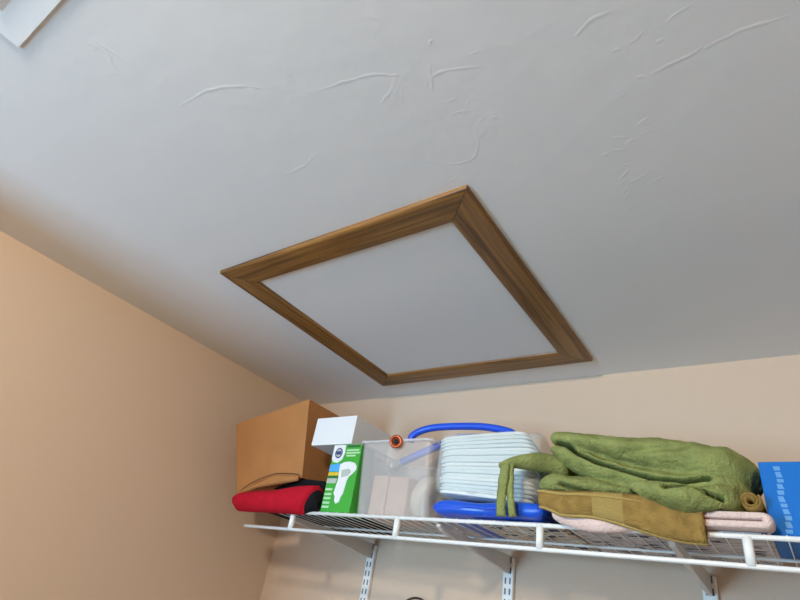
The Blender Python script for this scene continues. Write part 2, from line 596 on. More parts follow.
# ------------------------------------------------------------------ wire shelf
SX0, SX1 = 0.257, 2.12
LIP_Y = -0.343
DECK = 2.0105          # top of the deck wires
shelf = empty('wire_shelf', (SX0, 0, 1.968))
tag(shelf, 'white coated wire shelf with a two-rail front lip along the beige wall', 'shelf')
RR = 0.0036
attach(shelf, tube('bottom_rail', [(SX0, LIP_Y, 1.968), (SX1, LIP_Y, 1.968)], RR, M_WHITE, seg=10))
attach(shelf, tube('top_rail', [(SX0 + 0.05, LIP_Y, 2.0055), (SX1, LIP_Y, 2.0055)], RR, M_WHITE, seg=10))
for yy in (-0.19, -0.092):
    attach(shelf, tube('support_rod', [(SX0 + 0.05, yy, 2.0035), (SX1, yy, 2.0035)], 0.0024, M_WHITE, seg=8))
for k in range(6):
    x = 0.4165 + k * 0.2985
    v, f = tube_geo([(x, LIP_Y, 1.968), (x, LIP_Y, 2.0055)], 0.0065, 10)
    attach(shelf, mesh_obj('lip_upright', v, f, M_WHITE, smooth=True))
v, f = tube_geo([(0, LIP_Y, 2.0094), (0, -0.088, 2.0094)], 0.0009, 6)
first = None
k = 0
x = SX0 + 0.06
while x < SX1 - 0.01:
    if first is None:
        w = mesh_obj('deck_wire', v, f, M_WHITE, smooth=True)
        first = w
    else:
        w = bpy.data.objects.new('deck_wire', first.data)
        C.objects.link(w)
    attach(shelf, w)
    w.location = (x, 0, 0)
    x += 0.0254

# slotted standards and brackets
STX = [0.400, 0.806, 1.213]
STL = ['white double-slotted wall upright nearest the room corner', 'white double-slotted wall upright under the middle of the shelf',
       'white double-slotted wall upright at the right below the towels']
BRL = ['grey-white tapered shelf bracket nearest the room corner', 'grey-white tapered shelf bracket under the blue bag',
       'grey-white tapered shelf bracket under the towels at right']
for sx_, sl, bl in zip(STX, STL, BRL):
    st = empty('wall_upright', (sx_, -0.001, 1.1))
    tag(st, sl, 'upright', 'shelf uprights')
    attach(st, box('channel', (sx_ - 0.0125, -0.0115, 1.1), (sx_ + 0.0125, 0.0, 1.996), M_WHITE, bevel=0.0012, seg=1))
    zz = 1.12
    sd = None
    while zz < 1.99:
        for dx in (-0.0055, 0.0055):
            if sd is None:
                sl_o = box('slot', (-0.0017, -0.0004, 0), (0.0017, 0.0012, 0.0125), M_GREYP)
                sl_o.data.materials[0] = M_SLOT
                sd = sl_o.data
            else:
                sl_o = bpy.data.objects.new('slot', sd); C.objects.link(sl_o)
            attach(st, sl_o)
            sl_o.location = (sx_ + dx, -0.0118, zz)
        zz += 0.0216
    br = mesh_obj('shelf_bracket', [(sx_ + dx, y, z) for dx in (-0.0045, 0.0045) for (y, z) in
                                    ((-0.0125, 1.9995), (-0.0125, 1.962), (-0.06, 1.966), (-0.320, 1.990), (-0.334, 1.9960), (-0.334, 1.9995))],
                  [(0, 1, 2, 3, 4, 5), (11, 10, 9, 8, 7, 6)] + [(i, (i + 1) % 6, 6 + (i + 1) % 6, 6 + i) for i in range(6)], M_STEEL)
    tag(br, bl, 'bracket', 'shelf brackets')

# dark wire hoop hanging low on the wall
hp = [(0.564 + 0.052 * math.cos(a), -0.006, 1.834 + 0.052 * math.sin(a)) for a in [2 * PI * i / 40 for i in range(40)]]
tag(tube('wire_hoop', hp, 0.0022, M_DKBROWN, seg=8, closed=True), 'thin dark brown wire hoop on the wall below the shelf', 'hoop')

# ------------------------------------------------------------------ things on the shelf
# cardboard box, tipped to the left, standing on the red bag
cb = empty('cardboard_box', (0.24, -0.2, 2.06))
tag(cb, 'tilted brown cardboard box in the corner on top of the red bag', 'box')
TL, TR = Vector((0.075, -0.335, 2.242)), Vector((0.358, -0.335, 2.295))
BL, BR = Vector((0.125, -0.290, 2.044)), Vector((0.357, -0.290, 2.100))
back = Vector((0.0, 0.285, 0.0))
front = [TL, TR, BR, BL]


def cardboard_body():
    n = 8
    verts, faces = [], []

    def grid(a, b, c, d, bulge):
        s = len(verts)
        nrm = (b - a).cross(d - a).normalized()
        for i in range(n + 1):
            for j in range(n + 1):
                u, w = i / n, j / n
                p_ = (a * (1 - u) + b * u) * (1 - w) + (d * (1 - u) + c * u) * w
                p_ = p_ + nrm * (bulge * math.sin(PI * u) * math.sin(PI * w) + 0.0012 * noise.noise(p_ * 25))
                verts.append(p_)
        for i in range(n):
            for j in range(n):
                k0 = s + i * (n + 1) + j
                faces.append((k0, k0 + 1, k0 + n + 2, k0 + n + 1))
    grid(TL, TR, BR, BL, 0.004)
    tl2, tr2, br2, bl2 = [p_ + back for p_ in front]
    grid(TR, tr2, br2, BR, 0.003)
    grid(tl2, TL, BL, bl2, 0.0)
    grid(tr2, tl2, bl2, br2, 0.0)
    grid(tl2, tr2, TR, TL, 0.0)
    grid(BL, BR, br2, bl2, 0.0)
    return verts, faces


v, f = cardboard_body()
body = mesh_obj('body', v, f, M_CARD, smooth=False)
bm = bmesh.new(); bm.from_mesh(body.data)
bmesh.ops.remove_doubles(bm, verts=bm.verts, dist=0.003)
bmesh.ops.recalc_face_normals(bm, faces=bm.faces)
bm.to_mesh(body.data); bm.free()
attach(cb, body)
fl = [(0.134, -0.297, 2.050), (0.180, -0.299, 2.078), (0.262, -0.300, 2.102), (0.352, -0.297, 2.103), (0.358, -0.305, 2.092), (0.25, -0.335, 2.066), (0.150, -0.318, 2.048)]
flap_v = [Vector(q) for q in fl] + [Vector(q) + Vector((0, 0.004, -0.003)) for q in fl]
nf = len(fl)
attach(cb, mesh_obj('flap', flap_v, [tuple(range(nf)), tuple(range(2 * nf - 1, nf - 1, -1))] +
                    [(i, (i + 1) % nf, nf + (i + 1) % nf, nf + i) for i in range(nf)], M_CARD))

cr = catmull([(0.126, -0.3005, 2.046), (0.180, -0.3035, 2.080), (0.262, -0.3045, 2.1045), (0.330, -0.3025, 2.106), (0.354, -0.300, 2.104)], 24)
attach(cb, tube('gap_shade', cr, 0.0011, M_DKBROWN, seg=6))  # dark line painting in the shade of the gap between box wall and flap

# red cloth bag folded over the front of the shelf
rb = empty('folded_bag', (0.34, -0.2, 2.012))
tag(rb, 'folded red cloth bag with black lining under the cardboard box', 'bag')


def bag_profile(x, u, grow=0.0, zoff=0.0):
    zt = 2.043 + 0.021 * u + 0.002 * math.sin(u * 9)      # top of the fold, rising to the right
    zb = 1.999
    yf = -0.374 + 0.004 * math.sin(u * 7)
    pts = []
    for i in range(11):
        a = PI / 2 + PI * i / 10
        zc, hz = (zt + zb) / 2, (zt - zb) / 2 + grow
        pts.append((x, yf + 0.022 + (0.022 + grow) * math.cos(a), zc + hz * math.sin(a)))
    pts.append((x, -0.3505, zb - grow))
    pts.append((x, -0.3505, 2.0125 - grow * 0.2))
    pts.append((x, -0.300, 2.0125 - grow * 0.2))
    pts.append((x, -0.300, 2.034))
    pts.append((x, -0.304, 2.038))
    pts.append((x, -0.318, zt - 0.012))
    return pts


N = 24


def red_prof(x, u):
    pr = bag_profile(x, u)
    e = min(u / 0.06, 1.0)
    e = math.sqrt(max(0.0, 1 - (1 - e) ** 2)) * 0.3 + 0.7
    out = []
    for (xx, y, z) in pr:
        zc = 2.03
        sk = u * (z - 2.0) * 0.42                           # right end slants with height
        out.append((xx + sk, y, zc + (z - zc) * e))
    return out


attach(rb, loft_x('shell', [0.216 + 0.240 * i / N for i in range(N + 1)], red_prof, M_RED))


def lining_prof(x, u):
    out = []
    s = 0.93 - 0.25 * u * u
    for (xx, y, z) in bag_profile(x, 1.0):
        out.append((xx + (z - 2.0) * 0.2 * (1 - u), -0.22 + (y + 0.22) * (0.985 - 0.06 * u), 2.033 + (z - 2.033) * s))
    return out


attach(rb, loft_x('lining', [0.44 + 0.044 * i / 6 for i in range(7)], lining_prof, M_BLACK))

# stuffed body of the bag behind the fold: a wedge that props the cardboard box up on its right
wq = [(0.262, 2.0112), (0.468, 2.0112), (0.474, 2.05), (0.466, 2.090), (0.372, 2.0965), (0.352, 2.0945), (0.262, 2.0735)]
wv = [(x_, y_, z_) for y_ in (-0.286, -0.03) for x_, z_ in wq]
attach(rb, mesh_obj('lining', wv, [tuple(range(7)), tuple(range(13, 6, -1))] + [(q, (q + 1) % 7, 7 + (q + 1) % 7, 7 + q) for q in range(7)], M_BLACK))

# light-bulb carton
bc = empty('bulb_carton', (0.532, -0.285, DECK))
tag(bc, 'green and white light bulb carton standing under the white box', 'carton')
bx0, bx1, by0, by1, bz0, bz1 = 0.487, 0.574, -0.333, -0.283, DECK + 0.001, 2.1655
attach(bc, box('body', (bx0, by0, bz0), (bx1, by1, bz1), M_GREENCARD, bevel=0.0008, seg=1))


def decal(parent, pts, material, lvl, name='print'):
    y = by0 - 0.0004 * lvl
    n = len(pts)
    v = [(x, y, z) for x, z in pts] + [(x, by0 + 0.0002, z) for x, z in pts]
    o = mesh_obj(name, v, [tuple(range(n)), tuple(range(2 * n - 1, n - 1, -1))] + [(i, (i + 1) % n, n + (i + 1) % n, n + i) for i in range(n)], material)
    attach(parent, o)
    return o


def disc(cx, cz, rx, rz, n=24):
    return [(cx + rx * math.cos(2 * PI * i / n), cz + rz * math.sin(2 * PI * i / n)) for i in range(n)]


decal(bc, [(0.4875, 2.165), (0.524, 2.165), (0.526, 2.145), (0.521, 2.130), (0.508, 2.122), (0.495, 2.124), (0.4875, 2.132)], M_PAPERWHITE, 1, 'badge_panel')
badge = decal(bc, disc(0.5065, 2.1455, 0.0115, 0.0125), M_NAVY, 2, 'badge')
decal(badge, disc(0.5065, 2.1455, 0.0085, 0.0095), M_GREYP, 3, 'badge_ring')
decal(badge, [(0.499, 2.1495), (0.514, 2.1495), (0.514, 2.1415), (0.499, 2.1415)], M_NAVY, 4, 'badge_bar')
decal(bc, [(0.530, 2.1632), (0.570, 2.1632), (0.570, 2.1582), (0.530, 2.1582)], M_DKGREEN, 1, 'lettering')
for z0, xa, xb in ((2.1535, 0.530, 0.568), (2.147, 0.530, 0.572), (2.1405, 0.532, 0.560)):
    decal(bc, [(xa, z0), (xb, z0), (xb, z0 - 0.0038), (xa, z0 - 0.0038)], M_LIGHTGREEN, 1, 'lettering')
decal(bc, [(0.4875, 2.118), (0.524, 2.121), (0.524, 2.102), (0.4875, 2.102)], M_SKY, 1, 'colour_block')
decal(bc, [(0.4875, 2.1), (0.524, 2.1), (0.524, 2.093), (0.4875, 2.093)], M_YELLOW, 1, 'colour_block')
decal(bc, [(0.4875, 2.0915), (0.521, 2.0915), (0.521, 2.087), (0.4875, 2.087)], M_DKGREEN, 1, 'colour_block')
decal(bc, [(0.4875, 2.086), (0.518, 2.086), (0.516, 2.075), (0.4875, 2.075)], M_GREYP, 1, 'colour_block')
for z0 in (2.064, 2.053, 2.044, 2.034, 2.025):
    decal(bc, [(0.4895, z0), (0.511, z0), (0.510, z0 - 0.005), (0.4895, z0 - 0.005)], M_LIGHTGREEN, 1, 'lettering')
# picture of a reflector bulb
pic = decal(bc, [(0.519, 2.118), (0.530, 2.1235), (0.548, 2.1245), (0.563, 2.121), (0.570, 2.114), (0.571, 2.106), (0.564, 2.098), (0.553, 2.090), (0.549, 2.080),
           (0.546, 2.052), (0.541, 2.044), (0.539, 2.034), (0.530, 2.030), (0.524, 2.036), (0.523, 2.046), (0.517, 2.052), (0.522, 2.084), (0.520, 2.10)],
      M_PAPERWHITE, 2, 'bulb_picture')
decal(pic, [(0.527, 2.105), (0.549, 2.108), (0.558, 2.101), (0.549, 2.092), (0.530, 2.088)], M_GREYP, 3, 'bulb_picture_shade')

# plain white box lying on the carton
tag(box('white_box', (0.407, -0.334, 2.1668), (0.540, -0.190, 2.238), M_PAPERWHITE, bevel=0.0015, seg=2),
    'plain white cardboard box lying on the green bulb carton', 'box')

# clear plastic bin
bin_o = empty('plastic_bin', (0.68, -0.24, DECK))
tag(bin_o, 'milky clear plastic bin between the bulb carton and the pads', 'bin')


def bin_mesh():
    b0 = (0.584, -0.326, 0.772, -0.150)
    t0 = (0.579, -0.342, 0.770, -0.140)
    z0, z1, th = DECK + 0.001, 2.166, 0.0018

    def ring(b, z, ins, n=6):
        x0_, y0_, x1_, y1_ = b[0] + ins, b[1] + ins, b[2] - ins, b[3] - ins
        r = 0.014
        out = []
        for cx, cy, a0 in ((x1_ - r, y1_ - r, 0), (x0_ + r, y1_ - r, PI / 2), (x0_ + r, y0_ + r, PI), (x1_ - r, y0_ + r, 3 * PI / 2)):
            for i in range(n):
                a = a0 + PI / 2 * i / (n - 1)
                out.append((cx + r * math.cos(a), cy + r * math.sin(a), z))
        return out
    rings = [ring(b0, z0, 0), ring(t0, z1 - 0.005, 0), ring(t0, z1 - 0.005, -0.003), ring(t0, z1, -0.003), ring(t0, z1, th), ring(b0, z0 + th, th)]
    k = len(rings[0])
    verts = [p_ for r in rings for p_ in r]
    faces = []
    for i in range(len(rings) - 1):
        for j in range(k):
            faces.append((i * k + j, i * k + (j + 1) % k, (i + 1) * k + (j + 1) % k, (i + 1) * k + j))
    faces.append(tuple(range(k)))
    faces.append(tuple((len(rings) - 1) * k + j for j in range(k)))
    return verts, faces


v, f = bin_mesh()
attach(bin_o, mesh_obj('tub', v, f, M_BIN, smooth=False))

rimp = []
for cx, cy, a0 in ((0.759, -0.151, 0), (0.590, -0.151, PI / 2), (0.590, -0.331, PI), (0.759, -0.331, 3 * PI / 2)):
    rimp += [(cx + 0.014 * math.cos(a0 + PI / 2 * q / 5), cy + 0.014 * math.sin(a0 + PI / 2 * q / 5), 2.1655) for q in range(6)]
attach(bin_o, tube('rim', rimp, 0.0026, M_BINRIM, seg=8, closed=True))

# two beige blocks and a cream roll in the bin
zb_ = DECK + 0.0032
for i, (x0_, x1_, z1_, lab) in enumerate(((0.590, 0.634, 2.106, 'beige block in the clear bin nearest the bulb carton'),
                                          (0.636, 0.690, 2.103, 'wider beige block in the middle of the clear bin'))):
    tag(box('beige_block', (x0_, -0.290, zb_), (x1_, -0.200, z1_), M_BEIGE, bevel=0.004, seg=3, smooth=True), lab, 'block', 'beige blocks in the bin')


def roll_bm(r0, r1, w, n=40):
    verts, faces = [], []
    prof = [(r0, -w / 2), (r1 - 0.003, -w / 2), (r1, -w / 2 + 0.003), (r1, w / 2 - 0.003), (r1 - 0.003, w / 2), (r0, w / 2)]
    k = len(prof)
    for i in range(n):
        a = 2 * PI * i / n
        for r, q in prof:
            verts.append((q, r * math.cos(a), r * math.sin(a)))
    for i in range(n):
        for j in range(k):
            faces.append((i * k + j, i * k + (j + 1) % k, ((i + 1) % n) * k + (j + 1) % k, ((i + 1) % n) * k + j))
    return verts, faces


v, f = roll_bm(0.006, 0.046, 0.030)
ro = mesh_obj('tape_roll', v, f, M_CREAM, smooth=True)
ro.location = (0.733, -0.262, zb_ + 0.0475)
ro.rotation_euler = (0, math.radians(20), math.radians(-8))
tag(ro, 'cream roll standing on edge in the right of the clear bin', 'roll')

# copper fitting resting on the rim of the bin
cf = empty('copper_fitting', (0.683, -0.32, 2.168))
tag(cf, 'round copper pipe fitting with dark bore on the rim of the bin', 'fitting')
d_ = Vector((0.40, -0.90, -0.15)).normalized()
c0 = Vector((0.686, -0.352, 2.160))
attach(cf, tube('sleeve', [c0 - d_ * 0.007, c0 - d_ * 0.004, c0, c0 + d_ * 0.003], [0.010, 0.010, 0.0145, 0.0145], M_COPPER, seg=20))
attach(cf, tube('bore', [c0 + d_ * 0.0025, c0 + d_ * 0.0034], [0.006, 0.006], M_DARK, seg=16))
u_ = d_.cross(Vector((0, 0, 1))).normalized(); w_ = u_.cross(d_)
attach(cf, tube('flange', [c0 + d_ * 0.003 + (u_ * math.cos(2 * PI * i / 24) + w_ * math.sin(2 * PI * i / 24)) * 0.0115 for i in range(24)], 0.0035, M_COPPER, seg=8, closed=True))

# blue hose loop
ho = empty('blue_hose', (0.73, -0.16, 2.1))
tag(ho, 'bright blue looped hose with silver end rising out of the clear bin', 'hose')
path = catmull([(0.628, -0.258, 2.140), (0.695, -0.25, 2.170), (0.734, -0.245, 2.187), (0.770, -0.225, 2.208), (0.830, -0.215, 2.210), (0.872, -0.208, 2.208), (0.892, -0.195, 2.214),
                (0.872, -0.185, 2.233), (0.800, -0.185, 2.249), (0.695, -0.190, 2.252), (0.645, -0.195, 2.245), (0.618, -0.20, 2.230), (0.613, -0.20, 2.214)], 90)
attach(ho, tube('tubing', path, 0.0088, M_BLUE, seg=12))
attach(ho, tube('bore', [path[-1], path[-1] + (path[-1] - path[-2]).normalized() * 0.0008], 0.0065, M_DARK, seg=12))
e0 = Vector((0.628, -0.258, 2.140)); ed = (path[0] - path[2]).normalized()
attach(ho, tube('coupling', [e0 - ed * 0.012, e0 + ed * 0.006, e0 + ed * 0.008, e0 + ed * 0.018], [0.011, 0.011, 0.014, 0.014], M_SILVER, seg=14))

# blue vinyl bag lying flat
tg = empty('blue_bag', (0.905, -0.22, DECK))
tag(tg, 'flat shiny blue vinyl bag under the stack of pads', 'bag')


def bag2(x, u):
    e = math.sqrt(max(0.0, 1 - (2 * u - 1) ** 20)) * 0.5 + 0.5
    zt = 2.046 + 0.002 * math.sin(11 * u) + 0.002 * u
    zb2 = DECK + 0.0035
    pts = []
    zc = (zt + zb2) / 2
    for i in range(24):
        a = 2 * PI * i / 24
        ca, sa = math.cos(a), math.sin(a)
        pts.append((x, -0.215 + (0.128 + 0.003 * math.sin(9 * u)) * math.copysign(abs(ca) ** 0.35, ca),
                    zc + (zt - zb2) / 2 * e * math.copysign(abs(sa) ** 0.5, sa)))
    return pts


attach(tg, loft_x('pouch', [0.795 + 0.222 * i / 30 for i in range(31)], bag2, M_BLUEBAG))
seam = [(0.80 + 0.212 * i / 30, -0.3445, 2.030 + 0.0015 * math.sin(i * 0.7)) for i in range(31)]
attach(tg, tube('seam', seam, 0.0016, M_BLUE, seg=6))

# stack of folded pads in clear film
PX, PY = 0.880, -0.245
pp = empty('pad_package', (PX, PY, 2.05))
tag(pp, 'stack of folded pale mint pads in clear film on the blue bag', 'package')
NP = 17
PT = 0.0078
for i in range(NP):
    t = i / (NP - 1)
    z0 = 2.0505 + PT * i
    xl = -0.095 - 0.011 * t + random.uniform(-0.002, 0.002)
    xr = 0.094 + random.uniform(-0.004, 0.004) - 0.016 * max(0, t - 0.75) / 0.25
    yf = -0.075 + random.uniform(-0.003, 0.003) + 0.010 * max(0, t - 0.6)

    def padp(x, u, z0=z0, yf=yf, t=t):
        bend = 0.009 * (1 - u) + (z0 - 2.0505) * (-0.14 + 0.20 * u) - 0.004 * t * abs(2 * u - 1) ** 8
        e = math.sqrt(max(0.0, 1 - abs(2 * u - 1) ** 12)) * 0.5 + 0.5
        pts = []
        h = PT * 0.44
        for k2 in range(9):
            a = PI / 2 + PI * k2 / 8
            cr = 0.008 * abs(2 * u - 1) ** 10
            pts.append((x, yf + cr + h * 0.5 + h * 0.5 * math.cos(a), z0 + bend + h + h * e * math.sin(a)))
        pts.append((x, 0.075, z0 + bend + h - h * e))
        pts.append((x, 0.075, z0 + bend + h + h * e))
        return [(a_, b_, c_ - 2.05) for a_, b_, c_ in pts]
    po_ = loft_x('pad', [xl + (xr - xl) * k2 / 16 for k2 in range(17)], padp, M_PAD if i % 4 else M_PADEDGE)
    po_.parent = pp


def film():
    verts, faces = [], []
    nx, nz = 30, 36
    for i in range(nx + 1):
        u = i / nx
        s = 2 * u - 1
        ex = math.copysign(1 - (1 - abs(s)) ** 1.5, s)
        e = max(0.0, 1 - abs(ex) ** 6) ** 0.35
        for j in range(nz):
            a = 2 * PI * j / nz
            ca, sa = math.cos(a), math.sin(a)
            y_ = 0.080 * (0.82 + 0.18 * e) * math.copysign(abs(ca) ** 0.35, ca)
            z_ = 0.0700 + (0.0660 + 0.008 * u) * (0.85 + 0.15 * e) * math.copysign(abs(sa) ** 0.40, sa)
            p_ = Vector((0.1065 * ex, y_, z_))
            q = p_ * 24
            d = noise.noise(q) * 0.005 + noise.noise(q * 2.7) * 0.0025
            p_ += Vector((0, math.copysign(d, ca), d * sa))
            p_.z = max(p_.z, -0.0006)
            verts.append(p_)
    for i in range(nx):
        for j in range(nz):
            faces.append((i * nz + j, i * nz + (j + 1) % nz, (i + 1) * nz + (j + 1) % nz, (i + 1) * nz + j))
    faces.append(tuple(range(nz)))
    faces.append(tuple(nx * nz + j for j in range(nz)))
    return verts, faces


v, f = film()
mesh_obj('film', v, f, M_WRAP, pp, smooth=True)
pp.rotation_euler = (0, 0, math.radians(9))


# printed papers lying on the deck
def paper(name, x0_, x1_, y0_, y1_, z, th, material, amp=0.0):
    verts, faces = [], []
    n = 12
    for s in (0, 1):
        for i in range(n + 1):
            for j in range(n + 1):
                x_, y_ = x0_ + (x1_ - x0_) * i / n, y0_ + (y1_ - y0_) * j / n
                verts.append((x_, y_, z + s * th + amp * (0.5 + 0.5 * noise.noise(Vector((x_ * 20, y_ * 20, 0))))))
    m2 = (n + 1) ** 2
    for i in range(n):
        for j in range(n):
            a = i * (n + 1) + j
            faces.append((a, a + 1, a + n + 2, a + n + 1))
            faces.append((m2 + a, m2 + a + n + 1, m2 + a + n + 2, m2 + a + 1))
    rim = [i * (n + 1) for i in range(n + 1)] + [n * (n + 1) + j for j in range(1, n + 1)] + [i * (n + 1) + n for i in range(n - 1, -1, -1)] + [j for j in range(n - 1, 0, -1)]
    for a, b in zip(rim, rim[1:] + rim[:1]):
        faces.append((a, b, m2 + b, m2 + a))
    return mesh_obj(name, verts, faces, material)


tag(paper('magazine', 0.872, 1.038, -0.325, -0.05, DECK + 0.0002, 0.0026, M_MAG), 'printed magazine lying flat on the wires under the blue bag', 'magazine')
tag(paper('newspaper', 1.045, 1.34, -0.335, -0.03, DECK + 0.0002, 0.0022, M_NEWS), 'grey newspaper lying flat on the wires under the towels', 'newspaper')


# ------------------------------------------------------------------ towels
def folded_sheet(name, xs, top, bot, front, back_y, th, material, parent=None, nose=None):
    """towel folded once: U-shaped sheet, fold to the front; open at both ends. top/bot/front are functions of u"""
    rings = []
    for i, x_ in enumerate(xs):
        u = i / (len(xs) - 1)
        zt, zb2, yf, droop = top(u), bot(u), front(u), (nose(u) if nose else 0.0)
        h = (zt - zb2) / 2
        mid = []
        for k2 in range(5):                                   # top layer from back to front
            s = k2 / 5
            mid.append((back_y + (yf + h - back_y) * s, zt - droop * 0.25 * s ** 4))
        for k2 in range(13):                                  # front bend
            a = PI / 2 + PI * k2 / 12
            mid.append((yf + min(h, 0.024) + min(h, 0.024) * math.cos(a), (zt + zb2) / 2 - droop * (0.5 - 0.5 * math.sin(a)) - droop * 0.12 + h * math.sin(a)))
        lip_back = LIP_Y - 0.006
        if droop > 0.004:                                     # passes behind the droop, over the rail
            mid.append((lip_back - 0.004, zb2 - droop * 0.8))
            mid.append((lip_back - 0.003, zb2 - droop * 0.3))
        else:
            mid.append((yf + h + 0.004, zb2)); mid.append((yf + h + 0.008, zb2))
        for k2 in range(1, 6):
            s = k2 / 5
            mid.append((LIP_Y + 0.012 + (back_y - LIP_Y - 0.012) * s, zb2))
        # offset to thickness
        n = len(mid)
        outer, inner = [], []
        for k2 in range(n):
            a, b = mid[max(k2 - 1, 0)], mid[min(k2 + 1, n - 1)]
            ty, tz = b[0] - a[0], b[1] - a[1]
            l = math.hypot(ty, tz) or 1
            ny, nz = tz / l, -ty / l
            wob = 0.0012 * noise.noise(Vector((x_ * 30, mid[k2][0] * 30, mid[k2][1] * 30)))
            outer.append((x_, mid[k2][0] - ny * 0.0 + wob, mid[k2][1] + wob))
            inner.append((x_, mid[k2][0] + ny * th, mid[k2][1] + nz * th))
        rings.append(outer + inner[::-1])
    k = len(rings[0])
    verts = [p_ for r in rings for p_ in r]
    faces = []
    for i in range(len(rings) - 1):
        for j in range(k):
            faces.append((i * k + j, i * k + (j + 1) % k, (i + 1) * k + (j + 1) % k, (i + 1) * k + j))
    half = k // 2
    for base in (0, (len(rings) - 1) * k):
        for j in range(half - 1):
            faces.append((base + j, base + j + 1, base + k - 2 - j, base + k - 1 - j))
    return mesh_obj(name, verts, faces, material, parent, smooth=True)


def lerp(a, b, t):
    return a + (b - a) * t


def smooth01(t):
    t = max(0.0, min(1.0, t))
    return t * t * (3 - 2 * t)


# pale pink towel at the bottom
ZP = DECK + 0.003
pk = empty('pink_towel', (1.2, -0.2, ZP))
tag(pk, 'pale pink folded towel at the bottom of the towel pile', 'towel', 'towels in the pile')
xs = [1.043 + 0.185 * i / 40 for i in range(41)]
attach(pk, folded_sheet('cloth', xs,
                        lambda u: ZP + 0.0165 + 0.0015 * math.sin(6 * u),
                        lambda u: ZP + 0.0065,
                        lambda u: -0.362 + 0.008 * smooth01((u - 0.75) / 0.2) + 0.003 * math.sin(u * 12),
                        -0.06, 0.006, M_PINK,
                        nose=lambda u: 0.017 * math.sin(PI * min(u / 0.8, 1.0)) ** 0.7 if u < 0.8 else 0.0))
# right half of the pink towel: two layers joined by a bend at the right, open towards the left
def side_fold():
    th, x0_ = 0.0105, 1.232
    verts, faces = [], []
    st = [(-0.3585, 1.343, 0.55), (-0.357, 1.346, 0.85), (-0.350, 1.348, 1.0), (-0.325, 1.348, 1.0), (-0.316, 1.337, 1.0), (-0.2, 1.337, 1.0), (-0.06, 1.337, 1.0)]
    zc, ro_ = ZP + 0.0115, 0.0112
    k = 0
    for y_, xe, sc_ in st:
        outer, inner = [], []
        for q in range(6):
            outer.append((lerp(x0_, xe - ro_, q / 6), zc + ro_)); inner.append((lerp(x0_, xe - ro_, q / 6), zc + ro_ - th))
        for q in range(11):
            a = PI / 2 - PI * q / 10
            outer.append((xe - ro_ + ro_ * math.cos(a), zc + ro_ * math.sin(a)))
            inner.append((xe - ro_ + (ro_ - th) * math.cos(a), zc + (ro_ - th) * math.sin(a)))
        for q in range(5, -1, -1):
            outer.append((lerp(x0_, xe - ro_, q / 6), zc - ro_)); inner.append((lerp(x0_, xe - ro_, q / 6), zc - ro_ + th))
        ring = []
        for (ox, oz), (ix, iz) in zip(outer, inner):
            mx_, mz_ = (ox + ix) / 2, (oz + iz) / 2
            w2 = 0.0008 * noise.noise(Vector((ox * 60, y_ * 60, oz * 60)))
            ring.append(((mx_ + (ox - mx_) * sc_, y_, mz_ + (oz - mz_) * sc_ + (w2 if oz > zc else 0)), (mx_ + (ix - mx_) * sc_, y_, mz_ + (iz - mz_) * sc_)))
        k = len(ring) * 2
        verts += [a for a, b in ring] + [b for a, b in reversed(ring)]
    for i in range(len(st) - 1):
        for j in range(k):
            faces.append((i * k + j, i * k + (j + 1) % k, (i + 1) * k + (j + 1) % k, (i + 1) * k + j))
    for b0 in (0, (len(st) - 1) * k):
        for j in range(k // 2 - 1):
            faces.append((b0 + j, b0 + j + 1, b0 + k - 2 - j, b0 + k - 1 - j))
    return verts, faces


v, f = side_fold()
attach(pk, mesh_obj('side_fold', v, f, M_PINK, smooth=True))

# mustard towel in the middle, its front hanging over the lip
ZM = ZP + 0.0245
mt_ = empty('mustard_towel', (1.02, -0.2, ZM))
tag(mt_, 'mustard brown towel hanging over the shelf lip below the green towel', 'towel', 'towels in the pile')
xs = [1.022 + 0.243 * i / 40 for i in range(41)]
cloth = folded_sheet('cloth', xs,
                     lambda u: ZM + 0.0165 - 0.002 * u,
                     lambda u: ZM + 0.0055,
                     lambda u: -0.370 - 0.006 * math.sin(u * 5),
                     -0.08, 0.005, M_MUSTARD,
                     nose=lambda u: 0.008 + 0.012 * smooth01(u / 0.2) + 0.026 * smooth01((u - 0.3) / 0.65))
attach(mt_, cloth)
# hem along the hanging edge follows the lowest line of the cloth
me = cloth.data
per = len(me.vertices) // len(xs)
hem, rim = [], []
for i in range(len(xs)):
    ring = [me.vertices[i * per + j].co for j in range(per)]
    low = min((q for q in ring if q.y < LIP_Y - 0.012), key=lambda q: q.z)
    hem.append(Vector((low.x, low.y - 0.003, low.z + 0.0015)))
    fr = [q for q in ring if q.z > low.z + 0.6 * (max(r.z for r in ring) - low.z)]
    fr = min(fr, key=lambda q: q.y)
    rim.append(Vector((fr.x, fr.y + 0.0005, fr.z + 0.004)))
attach(mt_, tube('hem', hem, 0.0036, M_HEM, seg=8))
attach(mt_, tube('hem', rim[:29], [0.0028] * 20 + [0.0028 - 0.0003 * q for q in range(9)], M_HEM, seg=8))
# rolled right end of the mustard towel showing behind the green one
sp = []
for i in range(30):
    a = 2.1 * 2 * PI * i / 29
    r = 0.003 + 0.0085 * i / 29
    sp.append((1.3235 + r * math.cos(a), ZM + 0.018 + r * math.sin(a)))
verts, faces = [], []
for y_ in (-0.338, -0.27, -0.18, -0.10):
    for k2, (x_, z_) in enumerate(sp):
        verts.append((x_, y_, z_))
    for k2, (x_, z_) in enumerate(reversed(sp)):
        a = math.atan2(z_ - ZM - 0.018, x_ - 1.3235)
        verts.append((x_ + 0.0034 * math.cos(a), y_, z_ + 0.0034 * math.sin(a)))
for i in range(3):
    for j in range(60):
        faces.append((i * 60 + j, i * 60 + (j + 1) % 60, (i + 1) * 60 + (j + 1) % 60, (i + 1) * 60 + j))
for b0 in (0, 180):
    for j in range(29):
        faces.append((b0 + j, b0 + j + 1, b0 + 58 - j, b0 + 59 - j))
